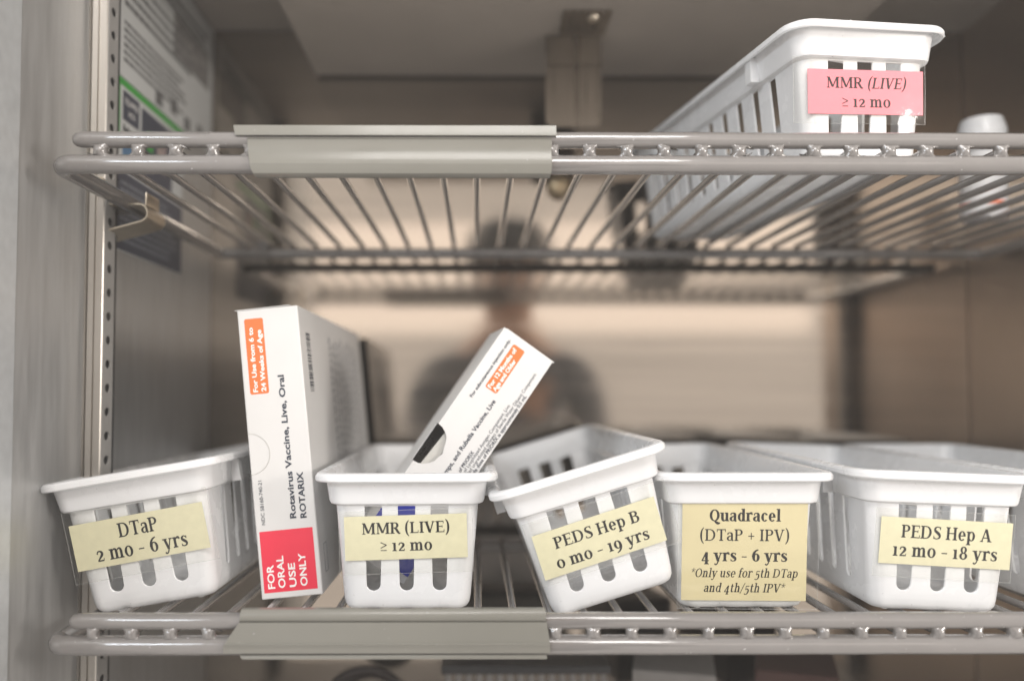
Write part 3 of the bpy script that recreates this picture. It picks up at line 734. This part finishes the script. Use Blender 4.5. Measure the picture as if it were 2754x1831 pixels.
basket('hepa', 'white basket at right labelled PEDS Hep A', (.3250, .5700, BOTZ + .0012), -1.2, 2.0, 0,
       [(2372, 1387), (2723, 1407), (2715, 1532), (2360, 1512)], M_YELLOW, [(R_('PEDS Hep A'), 1.0, .31, .685, .25), (R_('12 mo - 18 yrs'), 1.0, .71, .80, .25)], (.004, .0008, .009, .006))
basket('dtap', 'white basket at far left labelled DTaP, tipped down to the left', (-.2345, .5870, BOTZ + .0018), -.3, -9.84, 0,
       [(186, 1415), (542, 1348), (567, 1471), (210, 1537)], M_YELLOW, [(R_('DTaP'), 1.0, .30, .30, .28), (R_('2 mo - 6 yrs'), 1.0, .735, .69, .28)], (.003, .005, .009, .010))
basket('hepb', 'white basket labelled PEDS Hep B, leaning steeply on its left edge', (.0990, .5730, BOTZ + .0085), .9, -16.87, 0,
       [(1428, 1443), (1757, 1334), (1794, 1451), (1468, 1560)], M_YELLOW, [(R_('PEDS Hep B'), 1.0, .31, .70, .235), (R_('0 mo - 19 yrs'), 1.0, .74, .76, .235)], (.004, .010, .004, .010))
basket('pink', 'white basket with pink label alone on the upper shelf', (.2845, .5800, TOPZ - .0002), 10.4, -1.6, 0,
       [(2173, 186), (2482, 193.5), (2480, 312), (2171.5, 305)], M_PINK, [([('MMR ', False), ('(LIVE)', True)], .95, .31, .69, .225), (R_('\u2265 12 mo'), .95, .735, .43, .225)], (.012, .0012, .007, .008))
basket('next', 'unlabelled white basket cut off at the right edge, beside PEDS Hep A', (.464, .588, BOTZ - .0002), -1.0, 0)

# ------------------------------------------------------------------ vaccine cartons
def carton(label, M, w, h, dep, notch=None):
    t = thing('vaccine_carton', label, 'carton', M, 'vaccine cartons')
    if notch is None:
        obj('card', MB().box((0, 0, 0), (w, dep, h)), M_CARD, t, None, 30, .0009, 2)
    else:
        z0, z1, dpt = notch; zc = (z0 + z1) / 2; out = [(0, 0), (w, 0), (w, h), (0, h)]
        arc = [(dpt * math.sin(math.pi * i / 12) * random.uniform(.95, 1.05), zc + (z1 - z0) / 2 * math.cos(math.pi * i / 12)) for i in range(13)]
        arc[0] = (0, z1); arc[-1] = (0, z0); out += arc; mb = MB(); n = len(out)
        vs, fs = holed(out, []); mb.add([(x, 0, z) for x, z in vs], fs)
        mb.add([(x, .0005, z) for x, z in vs], [f[::-1] for f in fs])
        mb.box((w - .0005, .0006, 0), (w, dep, h)); mb.box((0, dep - .0005, 0), (w - .0006, dep, h)); mb.box((0.0006, .0006, h - .0005), (w - .0006, dep - .0006, h)); mb.box((.0006, .0006, 0), (w - .0006, dep - .0006, .0005))
        mb.box((0, .0006, 0), (.0005, dep - .0006, z0)); mb.box((0, .0006, z1), (.0005, dep - .0006, h)); mb.box((0, .016, z0), (.0005, dep - .0006, z1))
        obj('card', mb, M_CARD, t, None, 0)
    return t
def onface(t, name, me, m, x, z, up=True, y=-.0003):
    """print on the carton's front; up=True: the line runs up the carton"""
    ex, ey = (Vector((0, 0, 1)), Vector((-1, 0, 0))) if up else (Vector((1, 0, 0)), Vector((0, 0, 1)))
    return link(name, me, m, t, xform(Vector((x, y, z)), ex, ey, ex.cross(ey)))
def rpatch(t, name, m, x0, x1, z0, z1, r=.0015, y=-.00012):
    pts = []
    for cx, cz, a0 in ((x1 - r, z1 - r, 0), (x0 + r, z1 - r, 90), (x0 + r, z0 + r, 180), (x1 - r, z0 + r, 270)):
        for i in range(5): a = rad(a0 + 22.5 * i); pts.append((cx + r * math.cos(a), y, cz + r * math.sin(a)))
    return obj(name, MB().add(pts, [tuple(range(len(pts)))]), m, t, None, 0)

# tall carton
cw, chh, cd = .0462, .2185, .292
bl = at(704, 1615, 1.128); bl.z = BOTZ + .0006
M = Matrix.Translation(bl) @ Matrix.Rotation(rad(-0.6), 4, 'Z') @ Matrix.Rotation(rad(-5.6), 4, 'Y')
t = carton('tall white carton with red and orange print, leaning on the DTaP basket', M, cw, chh, cd)
X = lambda s: s * cw
Z = lambda s: s * chh
rpatch(t, 'orange_panel', M_ORANGE, X(.105), X(.415), Z(.705), Z(.968))
onface(t, 'lettering', sans_mesh('For Use from 6 to', Z(.225), .0036, .028), M_WHITEINK, X(.235), Z(.712))
onface(t, 'lettering', sans_mesh('24 Weeks of Age', Z(.215), .0036, .028), M_WHITEINK, X(.37), Z(.712))
onface(t, 'lettering', sans_mesh('Rotavirus Vaccine, Live, Oral', Z(.495), .0047, .022), M_NAVY, X(.675), Z(.268))
onface(t, 'lettering', sans_mesh('ROTARIX', Z(.158), .0047, .024), M_NAVY, X(.845), Z(.266))
onface(t, 'lettering', sans_mesh('NDC 58160-740-21', Z(.152), .0028, .0), M_NAVY, X(.165), Z(.255))
rpatch(t, 'red_panel', M_RED, X(.055), X(.925), Z(.022), Z(.232), .0003)
for s, tx, ln in ((.235, 'FOR', .082), (.405, 'ORAL', .110), (.585, 'USE', .082), (.765, 'ONLY', .112)):
    onface(t, 'lettering', sans_mesh(tx, Z(ln), .0053, .022), M_WHITEINK, X(s), Z(.035))
# perforated thumb tab on the left edge
arc = [(.0002 + .0155 * math.sin(math.pi * i / 20), -.00025, Z(.50) + .0155 * math.cos(math.pi * i / 20)) for i in range(21)]
obj('perforated_tab', MB().tube(arc, .00016, 5), M_CARDIN, t)
# top flap edge
obj('flap', MB().box((.0004, .0006, chh + .0001), (cw - .004, cd * .8, chh + .0006), Matrix.Rotation(rad(-.6), 4, 'Y')), M_CARD, t, None, 0, .0002)
# bar code and small print on the right side
def side(t, y0, y1, z0, z1, mb): mb.box((cw + .0001, y0, z0), (cw + .00025, y1, z1))
bar = MB(); z = Z(.70)
while z < Z(.91):
    hgt = random.choice((.0005, .0005, .001, .0015)); side(t, .020, .0335, z, z + hgt, bar); z += hgt + random.choice((.0005, .0006, .0011))
obj('bar_code', bar, M_NAVY, t, None, 0)
mb = MB()
for r in range(11):
    y = .11 + r * .0145; z = Z(.33) + random.uniform(0, .01)
    while z < Z(.90):
        ln = random.uniform(.003, .009); side(t, y, y + .0045, z, z + ln, mb); z += ln + .0018
obj('small_print', mb, M_GREYINK, t, None, 0)
mb = MB(); side(t, .016, .0165, Z(.06), Z(.16), mb); side(t, .026, .0265, Z(.06), Z(.16), mb); side(t, .0168, .0258, Z(.06), Z(.0618), mb); side(t, .0168, .0258, Z(.158), Z(.16), mb)
obj('lot_frame', mb, M_GREYINK, t, None, 0)

# tilted carton in the MMR basket
w2, h2, d2 = .0467, .205, .072
tl = at(1357, 880, 1.155)
Rm = Matrix.Rotation(rad(8), 4, 'Z') @ Matrix.Rotation(rad(34.6), 4, 'Y')
M = Matrix.Translation(tl - (Rm @ Vector((0, 0, h2)))) @ Rm
K = .0467 / 526
ZA = lambda a: h2 - a * K
t = carton('white carton with a torn thumb hole, tilted inside the MMR basket', M, w2, h2, d2, (ZA(1402), ZA(1020), .0150))
P2 = lambda nm, tx, a0, a1, b, cap, bold, m: onface(t, nm, sans_mesh(tx, (a0 - a1) * K, cap, bold), m, b * K, ZA(a0))
P2('lettering', 'For subcutaneous injection only.', 669, 63, 112, .0026, .016, M_NAVY)
rpatch(t, 'orange_panel', M_ORANGE, 150 * K, 272 * K, ZA(525), ZA(72))
P2('lettering', 'For 12 Months of', 512, 100, 203, .0034, .03, M_WHITEINK)
P2('lettering', 'Age and Older', 512, 185, 255, .0034, .03, M_WHITEINK)
P2('lettering', 'Measles, Mumps, and Rubella Vaccine, Live', 1640, 579, 305, .0036, .018, M_NAVY)
P2('lettering', 'Doses of PRIORIX', 1381, 1050, 398, .0029, .012, M_NAVY)
P2('lettering', 'vials of Lyophilized Antigen Component, Live', 1320, 540, 432, .0028, -.004, M_NAVY)
P2('lettering', 'prefilled ungraduated syringes of Sterile Water Diluent Component', 1310, 180, 470, .0028, -.004, M_NAVY)
P2('lettering', 'a single dose of PRIORIX is approximately 0.5 mL', 1285, 388, 508, .0029, .012, M_NAVY)
rpatch(t, 'blue_band', M_BLUE, .0002, w2 - .0002, .006, ZA(1690), .0004)
obj('inner_flap', MB().box((.0005, .0035, ZA(1395)), (.0085, .0041, ZA(1040)), Matrix.Rotation(rad(4), 4, 'Y')), M_CARDIN, t, None, 0)
onface(t, 'flap_lettering', sans_mesh('PUSH HERE', .0165, .0019, .004), M_INK, .0030, ZA(1330), True, .0033)
onface(t, 'flap_lettering', sans_mesh('TO OPEN', .0125, .0019, .004), M_INK, .0060, ZA(1310), True, .0033)
obj('end_flap', MB().box((.0005, .0002, h2 + .0001), (w2 - .0005, d2 * .9, h2 + .0006), Matrix.Rotation(rad(.5), 4, 'Y')), M_CARD, t, None, 0)

# ------------------------------------------------------------------ other stock
c = at(2640, 356, 1.42); c.z = TOPZ
t = thing('medicine_bottle', 'small white capped bottle with an orange band at the back of the upper shelf', 'bottle', Matrix.Translation((c.x, c.y, c.z)))
obj('body', MB().lathe([(.017, 0), (.0205, .001), (.0205, .056), (.019, .062), (.0165, .066)], 28), M_BASKET, t, None, 50)
obj('cap', MB().lathe([(.0205, .0665), (.0212, .068), (.0212, .0860), (.0180, .0975), (.015, .0985)], 28), M_BASKET, t, None, 50)
obj('orange_band', MB().lathe([(.0207, .012), (.0208, .0122), (.0208, .0148), (.0207, .015)], 28), M_ORANGE, t, None, 50)

# goods on the level below, mostly out of the frame
zf = at(1400, 1790, 1.42).z
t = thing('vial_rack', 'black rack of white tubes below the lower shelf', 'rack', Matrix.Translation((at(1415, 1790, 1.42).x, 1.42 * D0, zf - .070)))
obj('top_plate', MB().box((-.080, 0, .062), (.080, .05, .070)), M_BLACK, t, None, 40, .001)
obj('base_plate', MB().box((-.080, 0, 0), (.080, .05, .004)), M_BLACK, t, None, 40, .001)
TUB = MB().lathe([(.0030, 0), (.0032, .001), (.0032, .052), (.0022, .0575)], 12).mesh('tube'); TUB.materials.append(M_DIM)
for k in range(16): link('tube', TUB, None, t, Matrix.Translation((-.0735 + k * .0098, .004, .0042)))
t = thing('coiled_cable', 'dark brown coiled cable below the lower shelf', 'cable')
cc = at(985, 1893, 1.5); mb = MB()
for q in range(3):
    mb.tube([(cc.x + (.040 - .006 * q) * math.cos(2 * math.pi * i / 40), cc.y + .02 * q, cc.z - .004 * q + (.034 - .005 * q) * math.sin(2 * math.pi * i / 40)) for i in range(41)], .0042, 10, False)
obj('coil', mb, M_BROWN, t, None, 60)
p = at(1700, 1800, 1.4)
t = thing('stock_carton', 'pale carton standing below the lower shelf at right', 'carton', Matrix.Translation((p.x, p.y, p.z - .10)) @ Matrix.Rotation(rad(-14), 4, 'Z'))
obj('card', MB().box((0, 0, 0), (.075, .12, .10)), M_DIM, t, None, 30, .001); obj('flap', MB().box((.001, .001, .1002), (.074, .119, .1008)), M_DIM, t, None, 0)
p = at(2030, 1800, 1.45)
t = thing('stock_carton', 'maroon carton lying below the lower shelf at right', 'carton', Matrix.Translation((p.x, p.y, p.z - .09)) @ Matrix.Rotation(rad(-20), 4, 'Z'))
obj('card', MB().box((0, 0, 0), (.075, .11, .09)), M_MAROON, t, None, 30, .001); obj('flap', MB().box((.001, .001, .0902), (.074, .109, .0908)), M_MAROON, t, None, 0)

# ------------------------------------------------------------------ the person taking the picture, seen only as a reflection in the back wall
def person():
    X0, Y0, Z0 = .075, -.30, .27
    J = {'pelvis': (0, 0, -.72, .15, .11), 'waist': (0, 0, -.52, .135, .10), 'chest': (0, .09, -.31, .175, .115), 'collar': (0, .18, -.20, .085, .07), 'neck': (0, .25, -.12, .055, .055), 'jaw': (0, .30, -.05, .064, .07), 'head': (0, .29, .03, .082, .09), 'crown': (0, .28, .095, .058, .065)}
    chain = [('pelvis', 'waist'), ('waist', 'chest'), ('chest', 'collar'), ('collar', 'neck'), ('neck', 'jaw'), ('jaw', 'head'), ('head', 'crown')]
    for sd, nm in ((-1, 'l'), (1, 'r')):
        J.update({nm + 'sh': (sd * .185, .14, -.225, .066, .06), nm + 'el': (sd * .245, .03, -.46, .045, .045), nm + 'wr': (sd * .085, .20, -.33, .029, .029), nm + 'ha': (sd * .05, .215, -.285, .033, .022), nm + 'hip': (sd * .09, 0, -.80, .085, .09), nm + 'kn': (sd * .10, .02, -1.22, .058, .06), nm + 'an': (sd * .10, -.01, -1.64, .038, .04), nm + 'to': (sd * .11, .12, -1.70, .035, .03)})
        chain += [('collar', nm + 'sh'), (nm + 'sh', nm + 'el'), (nm + 'el', nm + 'wr'), (nm + 'wr', nm + 'ha'), ('pelvis', nm + 'hip'), (nm + 'hip', nm + 'kn'), (nm + 'kn', nm + 'an'), (nm + 'an', nm + 'to')]
        for k in range(4):
            fx = sd * (.062 - .016 * k); J['%sf%da' % (nm, k)] = (fx, .235, -.255 + .004 * (k % 2), .009, .009); J['%sf%db' % (nm, k)] = (fx - sd * .008, .262 - .004 * abs(k - 1), -.262, .008, .008)
            chain += [(nm + 'ha', '%sf%da' % (nm, k)), ('%sf%da' % (nm, k), '%sf%db' % (nm, k))]
        J[nm + 'th'] = (sd * .02, .225, -.30, .010, .010); chain.append((nm + 'ha', nm + 'th'))
    ks = list(J); me = bpy.data.meshes.new('person'); me.from_pydata([J[k][:3] for k in ks], [(ks.index(a), ks.index(b)) for a, b in chain], [])
    o = bpy.data.objects.new('tmp', me); COL.objects.link(o); o.modifiers.new('skin', 'SKIN'); 
    for i, k in enumerate(ks): me.skin_vertices[0].data[i].radius = J[k][3:5]; me.skin_vertices[0].data[i].use_root = (k == 'pelvis')
    sb = o.modifiers.new('s', 'SUBSURF'); sb.levels = 2; sb.render_levels = 2
    dg = bpy.context.evaluated_depsgraph_get(); body = bpy.data.meshes.new_from_object(o.evaluated_get(dg)); bpy.data.objects.remove(o)
    body.materials.clear(); body.materials.append(M_SKIN); body.materials.append(M_SHIRT); body.materials.append(M_CAPCLOTH)
    for p in body.polygons:
        p.use_smooth = True; c = p.center
        p.material_index = 2 if c.z < -.74 else (1 if c.z < -.165 and not (c.y > .225 and c.z < -.24) else 0)
    t = link('person', body, None, None, Matrix.Translation((X0, Y0, Z0)), label='person in grey shirt and dark cap, a dim reflection in the back wall', category='person')
    obj('cap', MB().lathe([(.098, .035), (.102, .050), (.099, .085), (.082, .118), (.05, .134), (.012, .138)], 28, Matrix.Translation((0, .285, 0)) @ Matrix.Diagonal((1.02, 1.14, 1, 1))), M_CAPCLOTH, t, None, 60)
    brim = []
    for i in range(13): a = math.pi * i / 12; brim.append(Vector((.088 * math.cos(a), .355 + .085 * math.sin(a), .036 - .010 * math.sin(a))))
    obj('brim', MB().extrude(brim, ((0, 0, 0), (0, 0, .004))), M_CAPCLOTH, t, None, 40)
    for sd in (-1, 1):
        obj('eye', MB().lathe([(.002, -.011), (.009, -.006), (.011, 0), (.009, .006), (.002, .011)], 12, Matrix.Translation((sd * .032, .368, .008))), M_WHITEINK, t, None, 60)
        obj('ear', MB().lathe([(.004, -.028), (.012, -.015), (.015, .004), (.012, .02), (.003, .028)], 12, Matrix.Translation((sd * .084, .28, -.005)) @ Matrix.Diagonal((.5, 1, 1, 1))), M_SKIN, t, None, 60)
    obj('nose', MB().tube([(0, 0.375, .010), (0, 0.388, -.012), (0, 0.398, -.030), (0, 0.382, -.038)], [.007, .009, .013, .008], 10), M_SKIN, t, None, 60)
    obj('mouth', MB().tube([(-.024, .366, -.064), (-.01, .376, -.062), (.01, .376, -.062), (.024, .366, -.064)], [.002, .005, .005, .002], 8), M_RED, t, None, 60)
person()

# ------------------------------------------------------------------ thin volume added in place of the glass door's milky veil
hz = link('veil', MB().box((-.62, -.80, -1.55), (.86, .97, .57)).mesh('veil', 0), None, kind='stuff')
hm = bpy.data.materials.new('veil'); hm.use_nodes = True; hn = hm.node_tree.nodes; hn.remove(hn['Principled BSDF'])
pv = hn.new('ShaderNodeVolumePrincipled'); pv.inputs['Color'].default_value = (.92, .90, .88, 1); pv.inputs['Density'].default_value = VEIL_DENSITY
hm.node_tree.links.new(pv.outputs[0], hn['Material Output'].inputs['Volume']); hz.data.materials.append(hm)
